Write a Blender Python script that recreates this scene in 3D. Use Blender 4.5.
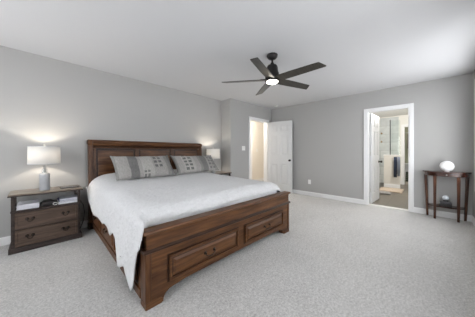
import bpy, bmesh, math, random
from mathutils import Vector, Matrix
PI = math.pi
random.seed(7)
S = bpy.context.scene
for o in list(bpy.data.objects): bpy.data.objects.remove(o)
COL = S.collection

# ------------------------------------------------------------------ camera
F_PX = 193.7
cam_d = bpy.data.cameras.new('camera'); cam = bpy.data.objects.new('camera', cam_d); COL.objects.link(cam)
cam_d.sensor_width = 36; cam_d.sensor_fit = 'HORIZONTAL'; cam_d.lens = 36*F_PX/475
cam_d.shift_y = -6.5/475; cam_d.clip_start = .05; cam_d.clip_end = 60
cam.location = (0, 0, 1.143)
cam.rotation_euler = (PI/2, 0, math.radians(44.1-90))
S.camera = cam

# ------------------------------------------------------------------ light and exposure
S.view_settings.view_transform = 'Standard'; S.view_settings.look = 'None'
S.view_settings.gamma = 1; S.view_settings.use_curve_mapping = False
S.view_settings.exposure = -0.12
W = bpy.data.worlds.new('sky'); S.world = W; W.use_nodes = True
bg = W.node_tree.nodes['Background']; bg.inputs[0].default_value = (.945, .968, 1, 1); bg.inputs[1].default_value = 6.5
WINC = [(0.5, 1.9), (2.85, 4.62)]      # windows in the wall beside the camera (x ranges)
WIND = [(-.2, 1.4), (1.9, 3.4)]                  # window in the wall behind the camera (y range)
WZ = (.6, 2.2)
YC, XD = -.56, -1.5
def point(name, loc, power, col, rad=.05):
    l = bpy.data.lights.new(name, 'POINT'); l.energy = power; l.color = col; l.shadow_soft_size = rad
    o = bpy.data.objects.new(name, l); COL.objects.link(o); o.location = loc; return o
P_LAMP, P_HALL, P_BATH, P_CLOS, E_FAN = 11.5, 85, 95, 9, 9

# ------------------------------------------------------------------ materials
def new_mat(name):
    m = bpy.data.materials.new(name); m.use_nodes = True
    return m, m.node_tree.nodes, m.node_tree.links, m.node_tree.nodes['Principled BSDF']
def srgb(r, g, b):
    f = lambda c: (c/255/12.92 if c/255 <= .04045 else ((c/255+.055)/1.055)**2.4)
    return (f(r), f(g), f(b), 1)
def plain(name, col, rough=.5, metal=0, bump=0, bscale=200, var=0, vscale=4, spec=.5):
    m, N, L, P = new_mat(name)
    P.inputs['Base Color'].default_value = col; P.inputs['Roughness'].default_value = rough
    P.inputs['Metallic'].default_value = metal; P.inputs['Specular IOR Level'].default_value = spec
    tc = N.new('ShaderNodeTexCoord')
    if var:
        n = N.new('ShaderNodeTexNoise'); n.inputs['Scale'].default_value = vscale; n.inputs['Detail'].default_value = 6
        r = N.new('ShaderNodeMix'); r.data_type = 'RGBA'
        r.inputs[6].default_value = tuple(c*(1-var) for c in col[:3])+(1,); r.inputs[7].default_value = tuple(min(1, c*(1+var)) for c in col[:3])+(1,)
        L.new(tc.outputs['Object'], n.inputs['Vector']); L.new(n.outputs['Fac'], r.inputs[0]); L.new(r.outputs[2], P.inputs['Base Color'])
    if bump:
        n = N.new('ShaderNodeTexNoise'); n.inputs['Scale'].default_value = bscale; n.inputs['Detail'].default_value = 4
        b = N.new('ShaderNodeBump'); b.inputs['Strength'].default_value = bump; b.inputs['Distance'].default_value = .01
        L.new(tc.outputs['Object'], n.inputs['Vector']); L.new(n.outputs['Fac'], b.inputs['Height']); L.new(b.outputs[0], P.inputs['Normal'])
    return m
def wood(name, dark, mid, light, axis=0, rough=.35, scale=1.0, coat=.15):
    m, N, L, P = new_mat(name)
    tc = N.new('ShaderNodeTexCoord'); mp = N.new('ShaderNodeMapping')
    s = [9*scale]*3; s[axis] = .9*scale; mp.inputs['Scale'].default_value = s
    n = N.new('ShaderNodeTexNoise'); n.inputs['Scale'].default_value = 3; n.inputs['Detail'].default_value = 9; n.inputs['Roughness'].default_value = .62; n.inputs['Distortion'].default_value = .25
    mp2 = N.new('ShaderNodeMapping'); s2 = [120*scale]*3; s2[axis] = 4*scale; mp2.inputs['Scale'].default_value = s2
    n2 = N.new('ShaderNodeTexNoise'); n2.inputs['Scale'].default_value = 1.3; n2.inputs['Detail'].default_value = 4
    cr = N.new('ShaderNodeValToRGB'); e = cr.color_ramp.elements
    e[0].position = .3; e[0].color = dark; e[1].position = .72; e[1].color = light
    k = cr.color_ramp.elements.new(.5); k.color = mid
    add = N.new('ShaderNodeMath'); add.operation = 'MULTIPLY_ADD'; add.inputs[1].default_value = .3; 
    sub = N.new('ShaderNodeMath'); sub.operation = 'SUBTRACT'; sub.inputs[1].default_value = .15
    L.new(tc.outputs['Object'], mp.inputs[0]); L.new(mp.outputs[0], n.inputs['Vector'])
    L.new(tc.outputs['Object'], mp2.inputs[0]); L.new(mp2.outputs[0], n2.inputs['Vector'])
    L.new(n2.outputs['Fac'], add.inputs[0]); L.new(n.outputs['Fac'], add.inputs[2]); L.new(add.outputs[0], sub.inputs[0])
    L.new(sub.outputs[0], cr.inputs[0]); L.new(cr.outputs[0], P.inputs['Base Color'])
    P.inputs['Specular IOR Level'].default_value = .3; P.inputs['Roughness'].default_value = rough; P.inputs['Coat Weight'].default_value = coat; P.inputs['Coat Roughness'].default_value = .25
    b = N.new('ShaderNodeBump'); b.inputs['Strength'].default_value = .15; b.inputs['Distance'].default_value = .002
    L.new(n2.outputs['Fac'], b.inputs['Height']); L.new(b.outputs[0], P.inputs['Normal'])
    return m
def carpet_mat():
    m, N, L, P = new_mat('carpet')
    tc = N.new('ShaderNodeTexCoord')
    def noise(sc, det=3, rough=.6, dist=0):
        n = N.new('ShaderNodeTexNoise'); n.inputs['Scale'].default_value = sc; n.inputs['Detail'].default_value = det
        n.inputs['Roughness'].default_value = rough; n.inputs['Distortion'].default_value = dist
        L.new(tc.outputs['Object'], n.inputs['Vector']); return n
    fine = noise(58, 7, .9); mid = noise(18, 6, .8, .6); big = noise(2.2, 3, .5, .8)
    def mix(fac_socket, a, b, lo, hi):
        mr = N.new('ShaderNodeMapRange'); mr.inputs[1].default_value = lo; mr.inputs[2].default_value = hi
        L.new(fac_socket, mr.inputs[0])
        x = N.new('ShaderNodeMix'); x.data_type = 'RGBA'; L.new(mr.outputs[0], x.inputs[0])
        for s, v in ((6, a), (7, b)):
            if hasattr(v, 'links'): L.new(v, x.inputs[s])
            else: x.inputs[s].default_value = v
        return x.outputs[2]
    c1 = mix(fine.outputs['Fac'], (.17, .163, .155, 1), (.90, .885, .86, 1), .40, .60)
    c2 = mix(mid.outputs['Fac'], (.34, .333, .32, 1), (.65, .638, .618, 1), .36, .64)
    c3 = mix(big.outputs['Fac'], (.45, .44, .427, 1), (.56, .55, .535, 1), .35, .65)
    x = N.new('ShaderNodeMix'); x.data_type = 'RGBA'; x.inputs[0].default_value = .38; L.new(c1, x.inputs[6]); L.new(c2, x.inputs[7])
    y = N.new('ShaderNodeMix'); y.data_type = 'RGBA'; y.inputs[0].default_value = .3; L.new(x.outputs[2], y.inputs[6]); L.new(c3, y.inputs[7])
    L.new(y.outputs[2], P.inputs['Base Color'])
    P.inputs['Roughness'].default_value = 1; P.inputs['Specular IOR Level'].default_value = .1; P.inputs['Sheen Weight'].default_value = .2
    b = N.new('ShaderNodeBump'); b.inputs['Strength'].default_value = .9; b.inputs['Distance'].default_value = .012
    a = N.new('ShaderNodeMath'); a.operation = 'ADD'; L.new(fine.outputs['Fac'], a.inputs[0]); L.new(mid.outputs['Fac'], a.inputs[1])
    L.new(a.outputs[0], b.inputs['Height']); L.new(b.outputs[0], P.inputs['Normal'])
    return m
def tile_mat(name, c1, c2, mortar, w, h, rough=.3, axes='XY', msize=.006, offs=.5):
    m, N, L, P = new_mat(name)
    tc = N.new('ShaderNodeTexCoord'); mp = N.new('ShaderNodeMapping'); br = N.new('ShaderNodeTexBrick')
    if axes == 'YZ': mp.inputs['Rotation'].default_value = (PI/2, 0, PI/2); mp.vector_type = 'TEXTURE'
    br.inputs['Color1'].default_value = c1; br.inputs['Color2'].default_value = c2; br.inputs['Mortar'].default_value = mortar
    br.inputs['Scale'].default_value = 1; br.inputs['Brick Width'].default_value = w; br.inputs['Row Height'].default_value = h; br.inputs['Mortar Size'].default_value = msize
    br.offset = offs
    n = N.new('ShaderNodeTexNoise'); n.inputs['Scale'].default_value = 4; n.inputs['Detail'].default_value = 8; n.inputs['Distortion'].default_value = 1.5
    x = N.new('ShaderNodeMix'); x.data_type = 'RGBA'; x.blend_type = 'MULTIPLY'; x.inputs[0].default_value = .35
    L.new(tc.outputs['Object'], mp.inputs[0]); L.new(mp.outputs[0], br.inputs['Vector']); L.new(tc.outputs['Object'], n.inputs['Vector'])
    L.new(br.outputs['Color'], x.inputs[6]); L.new(n.outputs['Fac'], x.inputs[7]); L.new(x.outputs[2], P.inputs['Base Color'])
    P.inputs['Roughness'].default_value = rough
    return m
def emit(name, col, s):
    m, N, L, P = new_mat(name)
    P.inputs['Base Color'].default_value = col; P.inputs['Emission Color'].default_value = col; P.inputs['Emission Strength'].default_value = s
    return m
def fabric_mat(name, col, bump=.5, sc=60, var=.05, quilt=False):
    m, N, L, P = new_mat(name)
    tc = N.new('ShaderNodeTexCoord')
    n = N.new('ShaderNodeTexNoise'); n.inputs['Scale'].default_value = 7; n.inputs['Detail'].default_value = 4
    n2 = N.new('ShaderNodeTexNoise'); n2.inputs['Scale'].default_value = sc; n2.inputs['Detail'].default_value = 5; n2.inputs['Roughness'].default_value = .7
    L.new(tc.outputs['Object'], n.inputs['Vector']); L.new(tc.outputs['Object'], n2.inputs['Vector'])
    x = N.new('ShaderNodeMix'); x.data_type = 'RGBA'; x.inputs[6].default_value = tuple(c*(1-var) for c in col[:3])+(1,); x.inputs[7].default_value = tuple(min(1, c*(1+var)) for c in col[:3])+(1,)
    L.new(n2.outputs['Fac'], x.inputs[0]); L.new(x.outputs[2], P.inputs['Base Color'])
    P.inputs['Roughness'].default_value = .95; P.inputs['Specular IOR Level'].default_value = .15; P.inputs['Sheen Weight'].default_value = .15
    a = N.new('ShaderNodeMath'); a.operation = 'MULTIPLY_ADD'; a.inputs[1].default_value = 1.6
    L.new(n.outputs['Fac'], a.inputs[0]); L.new(n2.outputs['Fac'], a.inputs[2])
    b = N.new('ShaderNodeBump'); b.inputs['Strength'].default_value = bump; b.inputs['Distance'].default_value = .015
    L.new(a.outputs[0], b.inputs['Height']); L.new(b.outputs[0], P.inputs['Normal'])
    return m
def sham_mat(name, bands, dots, width, height):
    """striped woven pillow cover. bands: list of (position 0..1, colour); dots: list of (x0, x1, z0, z1, n cols, n rows, colour)"""
    m, N, L, P = new_mat(name)
    tc = N.new('ShaderNodeTexCoord'); sep = N.new('ShaderNodeSeparateXYZ'); L.new(tc.outputs['Object'], sep.inputs[0])
    def math_(op, a, b=None, c=None):
        q = N.new('ShaderNodeMath'); q.operation = op
        for i, v in enumerate((a, b, c)):
            if v is None: continue
            if hasattr(v, 'links'): L.new(v, q.inputs[i])
            else: q.inputs[i].default_value = v
        return q.outputs[0]
    u = math_('MULTIPLY_ADD', sep.outputs['X'], 1/width, .5)
    v = math_('MULTIPLY_ADD', sep.outputs['Z'], 1/height, .5)
    cr = N.new('ShaderNodeValToRGB'); cr.color_ramp.interpolation = 'CONSTANT'; e = cr.color_ramp.elements
    e[0].position = 0; e[0].color = bands[0][1]; e[1].position = bands[1][0]; e[1].color = bands[1][1]
    for p, c in bands[2:]:
        k = e.new(p); k.color = c
    L.new(u, cr.inputs[0]); out = cr.outputs[0]
    for (x0, x1, z0, z1, nc, nr, colr) in dots:
        fu = math_('MULTIPLY', math_('SUBTRACT', u, x0), nc/(x1-x0)); fv = math_('MULTIPLY', math_('SUBTRACT', v, z0), nr/(z1-z0))
        ins = math_('MULTIPLY', math_('MULTIPLY', math_('GREATER_THAN', u, x0), math_('LESS_THAN', u, x1)), math_('MULTIPLY', math_('GREATER_THAN', v, z0), math_('LESS_THAN', v, z1)))
        du = math_('LESS_THAN', math_('ABSOLUTE', math_('SUBTRACT', math_('FRACT', fu), .5)), .33)
        dv = math_('LESS_THAN', math_('ABSOLUTE', math_('SUBTRACT', math_('FRACT', fv), .5)), .3)
        mask = math_('MULTIPLY', ins, math_('MULTIPLY', du, dv))
        x = N.new('ShaderNodeMix'); x.data_type = 'RGBA'; L.new(mask, x.inputs[0]); L.new(out, x.inputs[6]); x.inputs[7].default_value = colr; out = x.outputs[2]
    n = N.new('ShaderNodeTexNoise'); n.inputs['Scale'].default_value = 90; n.inputs['Detail'].default_value = 4
    mp = N.new('ShaderNodeMapping'); mp.inputs['Scale'].default_value = (1.5, 1, .25); L.new(tc.outputs['Object'], mp.inputs[0]); L.new(mp.outputs[0], n.inputs['Vector'])
    mr = N.new('ShaderNodeMapRange'); mr.inputs[1].default_value = .3; mr.inputs[2].default_value = .7; mr.inputs[3].default_value = .78; mr.inputs[4].default_value = 1.1; L.new(n.outputs['Fac'], mr.inputs[0])
    x = N.new('ShaderNodeMix'); x.data_type = 'RGBA'; x.blend_type = 'MULTIPLY'; x.inputs[0].default_value = 1
    L.new(out, x.inputs[6]); L.new(mr.outputs[0], x.inputs[7]); L.new(x.outputs[2], P.inputs['Base Color'])
    P.inputs['Roughness'].default_value = .95; P.inputs['Specular IOR Level'].default_value = .15
    b = N.new('ShaderNodeBump'); b.inputs['Strength'].default_value = .4; b.inputs['Distance'].default_value = .004; L.new(n.outputs['Fac'], b.inputs['Height']); L.new(b.outputs[0], P.inputs['Normal'])
    return m
def glass_mat(name, col=(1, 1, 1, 1), rough=.02, thin=True):
    m, N, L, P = new_mat(name)
    out = N['Material Output']
    if thin:
        t = N.new('ShaderNodeBsdfTransparent'); t.inputs[0].default_value = col; g = N.new('ShaderNodeBsdfGlossy'); g.inputs['Roughness'].default_value = rough
        fr = N.new('ShaderNodeFresnel'); fr.inputs[0].default_value = 1.45; mx = N.new('ShaderNodeMixShader')
        ge = N.new('ShaderNodeNewGeometry'); iv = N.new('ShaderNodeMath'); iv.operation = 'SUBTRACT'; iv.inputs[0].default_value = 1; L.new(ge.outputs['Backfacing'], iv.inputs[1])
        ml = N.new('ShaderNodeMath'); ml.operation = 'MULTIPLY'; L.new(fr.outputs[0], ml.inputs[0]); L.new(iv.outputs[0], ml.inputs[1])
        L.new(ml.outputs[0], mx.inputs[0]); L.new(t.outputs[0], mx.inputs[1]); L.new(g.outputs[0], mx.inputs[2]); L.new(mx.outputs[0], out.inputs[0])
    else:
        P.inputs['Base Color'].default_value = col; P.inputs['Transmission Weight'].default_value = 1; P.inputs['Roughness'].default_value = rough
    return m
def shade_mat():
    m, N, L, P = new_mat('lamp_shade_linen')
    out = N['Material Output']
    d = N.new('ShaderNodeBsdfDiffuse'); d.inputs[0].default_value = (.74, .73, .70, 1)
    t = N.new('ShaderNodeBsdfTranslucent'); t.inputs[0].default_value = (.90, .84, .76, 1)
    mx = N.new('ShaderNodeMixShader'); mx.inputs[0].default_value = .13
    tc = N.new('ShaderNodeTexCoord'); mp = N.new('ShaderNodeMapping'); mp.inputs['Scale'].default_value = (40, 40, 300)
    n = N.new('ShaderNodeTexNoise'); n.inputs['Scale'].default_value = 1; b = N.new('ShaderNodeBump'); b.inputs['Strength'].default_value = .2; b.inputs['Distance'].default_value = .002
    L.new(tc.outputs['Object'], mp.inputs[0]); L.new(mp.outputs[0], n.inputs['Vector']); L.new(n.outputs['Fac'], b.inputs['Height']); L.new(b.outputs[0], d.inputs['Normal'])
    L.new(d.outputs[0], mx.inputs[1]); L.new(t.outputs[0], mx.inputs[2]); L.new(mx.outputs[0], out.inputs[0])
    return m
WALL = (.40, .395, .385, 1)
M_wall = plain('grey_wall_paint', WALL, .85, bump=.08, bscale=350, var=.02, vscale=2, spec=.25)
M_ceil = plain('flat_ceiling_paint', (.62, .62, .63, 1), .95, bump=.1, bscale=300, spec=.15)
M_trim = plain('white_trim_paint', (.78, .78, .78, 1), .4, bump=.02, bscale=60)
M_door = plain('white_door_paint', (.62, .625, .63, 1), .45, bump=.03, bscale=90)
M_carpet = carpet_mat()
M_hallw = plain('beige_hall_paint', (.76, .72, .66, 1), .85, bump=.05, bscale=300)
M_bathw = plain('cream_bathroom_paint', (.74, .73, .69, 1), .8, bump=.05, bscale=300)
M_closw = plain('olive_closet_paint', (.42, .43, .33, 1), .85, bump=.05, bscale=300)
M_marble = tile_mat('grey_marble_tile', (.74, .76, .76, 1), (.62, .65, .66, 1), (.52, .54, .54, 1), .6, .3, .2, 'YZ')
M_btile = tile_mat('taupe_floor_tile', (.19, .165, .135, 1), (.15, .13, .107, 1), (.12, .105, .09, 1), .6, .3, .4)
M_stone = plain('white_threshold_stone', (.75, .74, .72, 1), .35, var=.08, vscale=12)
M_halff = plain('hall_carpet', (.5, .46, .4, 1), 1, bump=.6, bscale=80, var=.2, vscale=60)
M_bed = wood('walnut_stained_wood', (.034, .012, .0045, 1), (.085, .034, .012, 1), (.155, .068, .026, 1), 0, .42, coat=.04)
M_bedv = wood('walnut_stained_wood_upright', (.032, .011, .004, 1), (.076, .030, .011, 1), (.140, .061, .024, 1), 2, .42, coat=.04)
M_beddark = wood('dark_walnut_edge', (.014, .006, .003, 1), (.028, .011, .005, 1), (.05, .022, .010, 1), 0, .4, coat=.02)
M_night = wood('grey_brown_barn_wood', (.045, .029, .022, 1), (.088, .058, .043, 1), (.150, .102, .077, 1), 0, .5, coat=.05)
M_nightd = wood('charcoal_barn_wood', (.018, .012, .011, 1), (.036, .025, .022, 1), (.062, .044, .038, 1), 0, .5, coat=.05)
M_nighttop = wood('pale_tabletop_wood', (.09, .068, .05, 1), (.17, .135, .105, 1), (.27, .22, .175, 1), 0, .3, coat=.3)  # top board in a paler tone than the rest of the nightstand
M_cherry = wood('dark_cherry_wood', (.020, .006, .004, 1), (.045, .014, .009, 1), (.09, .032, .018, 1), 0, .22, coat=.5)
M_cherryv = wood('dark_cherry_wood_upright', (.028, .010, .006, 1), (.07, .026, .014, 1), (.15, .066, .035, 1), 2, .25, coat=.4)
M_bronze = plain('dark_bronze_metal', (.035, .028, .024, 1), .35, .9)
M_black = plain('matte_black_metal', (.018, .018, .02, 1), .4, .6)
M_fan = plain('oil_rubbed_bronze', (.026, .024, .025, 1), .38, .7)
M_blade = wood('dark_espresso_blade', (.016, .014, .011, 1), (.03, .026, .020, 1), (.05, .044, .034, 1), 0, .3, coat=.35)
M_nickel = plain('satin_nickel', (.55, .54, .52, 1), .3, 1)
M_spread = fabric_mat('white_matelasse_cotton', (.65, .652, .66, 1), 1.0, 32, .16)
M_sheet = fabric_mat('pale_mattress_fabric', (.68, .68, .68, 1), .3)
M_silver = plain('silver_ribbed_ceramic', (.36, .37, .39, 1), .35, .3, var=.15, vscale=30)
M_shade = shade_mat()
M_bulb = emit('warm_bulb', (1, .82, .6, 1), 6)
M_fanlight = emit('frosted_fan_light', (1, .93, .82, 1), E_FAN)
M_clear = glass_mat('clear_glass', thin=True)
M_plastic = plain('white_plastic', (.82, .82, .8, 1), .35)
M_paper = plain('white_paper', (.68, .68, .72, 1), .8, var=.12, vscale=60)
M_page = plain('book_pages', (.62, .62, .66, 1), .8, var=.1, vscale=80)
M_blue = plain('blue_book_cover', (.055, .07, .17, 1), .4)
M_dark = plain('dark_leather', (.02, .018, .018, 1), .45, bump=.1, bscale=150)
M_gl = plain('milky_white_glass', (.93, .93, .94, 1), .3, var=.04, vscale=9)
M_rug = fabric_mat('beige_bath_rug', (.46, .37, .29, 1), .9, 70, .15)
M_rug2 = fabric_mat('grey_bath_rug', (.30, .285, .27, 1), .9, 70, .15)
M_navy = fabric_mat('navy_towel', (.035, .045, .075, 1), .8, 90, .2)
M_gtow = fabric_mat('blue_grey_towel', (.22, .25, .31, 1), .8, 90, .2)
M_pony = plain('beige_half_wall_paint', (.62, .595, .55, 1), .6, var=.05)
M_cloth1 = fabric_mat('dark_garment', (.03, .03, .035, 1), .5); M_cloth2 = fabric_mat('taupe_garment', (.20, .17, .14, 1), .5); M_cloth3 = fabric_mat('green_garment', (.06, .075, .05, 1), .5)
M_brass = plain('aged_brass', (.25, .16, .07, 1), .35, .9)

# ------------------------------------------------------------------ geometry helpers
class MB:
    def __init__(s): s.bm = bmesh.new()
    def box(s, x0, x1, y0, y1, z0, z1, M=None):
        vs = [s.bm.verts.new((x, y, z)) for x in (x0, x1) for y in (y0, y1) for z in (z0, z1)]
        if M is not None:
            for v in vs: v.co = M @ v.co
        for f in ((0, 1, 3, 2), (4, 6, 7, 5), (0, 4, 5, 1), (2, 3, 7, 6), (0, 2, 6, 4), (1, 5, 7, 3)):
            s.bm.faces.new([vs[i] for i in f])
        return s
    def prism(s, pts, a, b, axis='x', M=None):
        """pts: 2D outline; extruded from a to b along axis. x: (y,z)  y: (x,z)  z: (x,y)"""
        def mk(p, t):
            v = {'x': (t, p[0], p[1]), 'y': (p[0], t, p[1]), 'z': (p[0], p[1], t)}[axis]
            return (M @ Vector(v)) if M is not None else v
        A = [s.bm.verts.new(mk(p, a)) for p in pts]; B = [s.bm.verts.new(mk(p, b)) for p in pts]
        n = len(pts)
        s.bm.faces.new(A); s.bm.faces.new(B[::-1])
        for i in range(n): s.bm.faces.new((A[i], B[i], B[(i+1) % n], A[(i+1) % n]))
        return s
    def lathe(s, prof, c=(0, 0, 0), n=32, M=None, cap=True):
        rings = []
        for r, z in prof:
            rings.append([s.bm.verts.new((c[0]+r*math.cos(2*PI*k/n), c[1]+r*math.sin(2*PI*k/n), c[2]+z)) for k in range(n)])
        if M is not None:
            for R in rings:
                for v in R: v.co = M @ v.co
        for a, b in zip(rings, rings[1:]):
            for k in range(n): s.bm.faces.new((a[k], a[(k+1) % n], b[(k+1) % n], b[k]))
        if cap:
            s.bm.faces.new(rings[0][::-1]); s.bm.faces.new(rings[-1])
        return s
    def tube(s, pts, r, n=8):
        pts = [Vector(p) for p in pts]; rings = []
        up = Vector((0, 0, 1))
        for i, p in enumerate(pts):
            t = (pts[min(i+1, len(pts)-1)]-pts[max(i-1, 0)]).normalized()
            a = t.cross(up)
            if a.length < .05: a = t.cross(Vector((1, 0, 0)))
            a.normalize(); b = t.cross(a)
            rr = r[i] if isinstance(r, (list, tuple)) else r
            rings.append([s.bm.verts.new(p+rr*(math.cos(2*PI*k/n)*a+math.sin(2*PI*k/n)*b)) for k in range(n)])
        for a, b in zip(rings, rings[1:]):
            for k in range(n): s.bm.faces.new((a[k], a[(k+1) % n], b[(k+1) % n], b[k]))
        s.bm.faces.new(rings[0][::-1]); s.bm.faces.new(rings[-1])
        return s
    def raised(s, x0, x1, z0, z1, y, d=.012, b=.03, M=None):
        """raised (bevelled) panel facing -y, base plane at y"""
        o = [(x0, z0), (x1, z0), (x1, z1), (x0, z1)]; i_ = [(x0+b, z0+b), (x1-b, z0+b), (x1-b, z1-b), (x0+b, z1-b)]
        A = [s.bm.verts.new((p[0], y, p[1])) for p in o]; B = [s.bm.verts.new((p[0], y-d, p[1])) for p in i_]
        C = [s.bm.verts.new((p[0], y+.004, p[1])) for p in o]
        if M is not None:
            for v in A+B+C: v.co = M @ v.co
        s.bm.faces.new(B); s.bm.faces.new(C[::-1])
        for k in range(4):
            s.bm.faces.new((A[k], A[(k+1) % 4], B[(k+1) % 4], B[k])); s.bm.faces.new((C[k], C[(k+1) % 4], A[(k+1) % 4], A[k]))
        return s
    def build(s, name, mat, parent=None, bevel=0, smooth=False, loc=None, seg=2):
        bmesh.ops.recalc_face_normals(s.bm, faces=s.bm.faces)
        me = bpy.data.meshes.new(name); s.bm.to_mesh(me); s.bm.free(); me.materials.append(mat)
        o = bpy.data.objects.new(name, me); COL.objects.link(o)
        if loc: o.location = loc
        if parent: o.parent = parent
        if smooth:
            for p in me.polygons: p.use_smooth = True
            if smooth != 'all':
                try: me.set_sharp_from_angle(angle=math.radians(40))
                except Exception: pass
        if bevel:
            b = o.modifiers.new('bevel', 'BEVEL'); b.width = bevel; b.segments = seg; b.limit_method = 'ANGLE'; b.angle_limit = math.radians(40)
        return o
def thing(name, label, cat, loc=(0, 0, 0), rz=0, group=None):
    o = bpy.data.objects.new(name, None); COL.objects.link(o); o.location = loc; o.rotation_euler = (0, 0, rz)
    o.empty_display_size = .1
    return tag(o, label, cat, group)
def tag(o, label, cat, group=None):
    o['label'] = label; o['category'] = cat
    if group: o['group'] = group
    return o
def struct(o, label=None):
    o['kind'] = 'structure'
    if label: o['label'] = label
    return o
def dup(root, loc, rz=None, label=None):
    r = root.copy(); COL.objects.link(r); r.location = loc
    if rz is not None: r.rotation_euler = (0, 0, rz)
    if label: r['label'] = label
    for ch in list(root.children):
        c = ch.copy(); COL.objects.link(c); c.parent = r
        for g in list(ch.children):
            d = g.copy(); COL.objects.link(d); d.parent = c
    return r

# ------------------------------------------------------------------ room shell
YA, YB, XR, XB = 3.71, 3.37, 3.24, 4.965     # headboard wall, entry-door wall, return, bathroom-door wall
HC, T = 2.44, .12
D1 = (3.965, 4.755); D1H = 2.03               # entry door opening (x range)
D2 = (.216, .90); D2H = 2.01                # bathroom door opening (y range)
struct(MB().box(XD-T, XB, YC-T, YA+T, -.1, 0).build('floor', M_carpet), 'light grey speckled bedroom carpet')
struct(MB().box(XD-T, XB+.001, YC-T, YA+T, HC, HC+.1).build('ceiling', M_ceil))
struct(MB().box(XD-T, XR, YA, YA+T, 0, HC).build('wall_left', M_wall))
struct(MB().box(XR, XR+T, YB, YA+T, 0, HC).build('wall_return', M_wall))
struct(MB().box(XR+T, D1[0], YB, YB+T, 0, HC).box(D1[1], XB, YB, YB+T, 0, HC).box(D1[0], D1[1], YB, YB+T, D1H, HC).build('wall_back', M_wall))
struct(MB().box(XB, XB+T, YC-T, D2[0], 0, HC).box(XB, XB+T, D2[1], YB+T, 0, HC).box(XB, XB+T, D2[0], D2[1], D2H, HC).build('wall_right', M_wall))
def wall_win(name, axis, lo, hi, p0, p1, wins):
    m = MB(); edges = [lo]+[e for w in wins for e in w]+[hi]
    def bx(a, b, z0, z1):
        if axis == 'x': m.box(a, b, p0, p1, z0, z1)
        else: m.box(p0, p1, a, b, z0, z1)
    for i in range(0, len(edges), 2): bx(edges[i], edges[i+1], 0, HC)
    for a, b in wins: bx(a, b, 0, WZ[0]); bx(a, b, WZ[1], HC)
    return struct(m.build(name, M_wall))
wall_win('wall_front', 'x', XD-T, XB, YC-T, YC, WINC)
wall_win('wall_behind', 'y', YC, YA, XD-T, XD, WIND)
wi = 0
def window(axis, a, b, p):
    global wi; wi += 1
    e = struct(bpy.data.objects.new('window_%d' % wi, None)); COL.objects.link(e)
    m = MB(); g = MB(); z0, z1 = WZ
    def bx(mm, u0, u1, v0, v1, w0, w1):
        if axis == 'x': mm.box(u0, u1, p+v0, p+v1, w0, w1)
        else: mm.box(p+v0, p+v1, u0, u1, w0, w1)
    for (u0, u1, w0, w1) in ((a, a+.04, z0, z1), (b-.04, b, z0, z1), (a, b, z0, z0+.04), (a, b, z1-.04, z1), (a, b, (z0+z1)/2-.02, (z0+z1)/2+.02), ((a+b)/2-.02, (a+b)/2+.02, z0, z1)):
        bx(m, u0, u1, -.07, -.03, w0, w1)
    m.build('window_frame', M_trim, e)
    bx(g, a+.02, b-.02, -.052, -.048, z0+.02, z1-.02); g.build('window_pane', M_clear, e)
    s = MB()
    for (u0, u1, w0, w1) in ((a-.06, a, z0-.06, z1+.06), (b, b+.06, z0-.06, z1+.06), (a, b, z0-.06, z0), (a, b, z1, z1+.06)):
        bx(s, u0, u1, 0, .015, w0, w1)
    s.build('window_casing', M_trim, e)
for a, b in WINC: window('x', a, b, YC)
for a, b in WIND: window('y', a, b, XD)

# baseboards (top edge stepped)
def base_prof(h=.1): return [(0, 0), (.014, 0), (.014, h-.02), (.009, h-.008), (.006, h), (0, h)]
def baseboard(name, axis, a, b, p, sgn, mat=None, h=.1):
    pts = [(p+sgn*q[0], q[1]) for q in base_prof(h)]
    return struct(MB().prism(pts, a, b, 'x' if axis == 'x' else 'y').build(name, mat or M_trim))
baseboard('baseboard_left', 'x', XD, XR, YA, -1)
baseboard('baseboard_return', 'y', YB, YA, XR, -1)
struct(MB().prism([(YB-q[0], q[1]) for q in base_prof()], XR, D1[0]-.06, 'x').prism([(YB-q[0], q[1]) for q in base_prof()], D1[1]+.06, XB, 'x').build('baseboard_back', M_trim))
struct(MB().prism([(XB-q[0], q[1]) for q in base_prof()], YC, D2[0]-.06, 'y').prism([(XB-q[0], q[1]) for q in base_prof()], D2[1]+.06, YB, 'y').build('baseboard_right', M_trim))
baseboard('baseboard_front', 'x', XD, XB, YC, 1)

# door casings and jambs
def door_root(n):
    e = bpy.data.objects.new('door_%d' % n, None); COL.objects.link(e); return struct(e)
d1 = door_root(1); d2 = door_root(2)
m = MB(); c = .062
for yy0, yy1 in ((YB-.018, YB), (YB+T, YB+T+.018)):
    m.box(D1[0]-c, D1[0], yy0, yy1, 0, D1H+c).box(D1[1], D1[1]+c, yy0, yy1, 0, D1H+c).box(D1[0], D1[1], yy0, yy1, D1H, D1H+c)
m.box(D1[0]-.001, D1[0]+.018, YB-.005, YB+T+.005, 0, D1H).box(D1[1]-.018, D1[1]+.001, YB-.005, YB+T+.005, 0, D1H).box(D1[0]+.018, D1[1]-.018, YB-.005, YB+T+.005, D1H-.018, D1H)
m.build('door_frame', M_trim, d1, bevel=.004)
m = MB()
for xx0, xx1 in ((XB-.018, XB), (XB+T, XB+T+.018)):
    m.box(xx0, xx1, D2[0]-c, D2[0], 0, D2H+c).box(xx0, xx1, D2[1], D2[1]+c, 0, D2H+c).box(xx0, xx1, D2[0], D2[1], D2H, D2H+c)
m.box(XB-.005, XB+T+.005, D2[0]-.001, D2[0]+.018, 0, D2H).box(XB-.005, XB+T+.005, D2[1]-.018, D2[1]+.001, 0, D2H).box(XB-.005, XB+T+.005, D2[0]+.018, D2[1]-.018, D2H-.018, D2H)
m.build('door_frame', M_trim, d2, bevel=.004)

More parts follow.
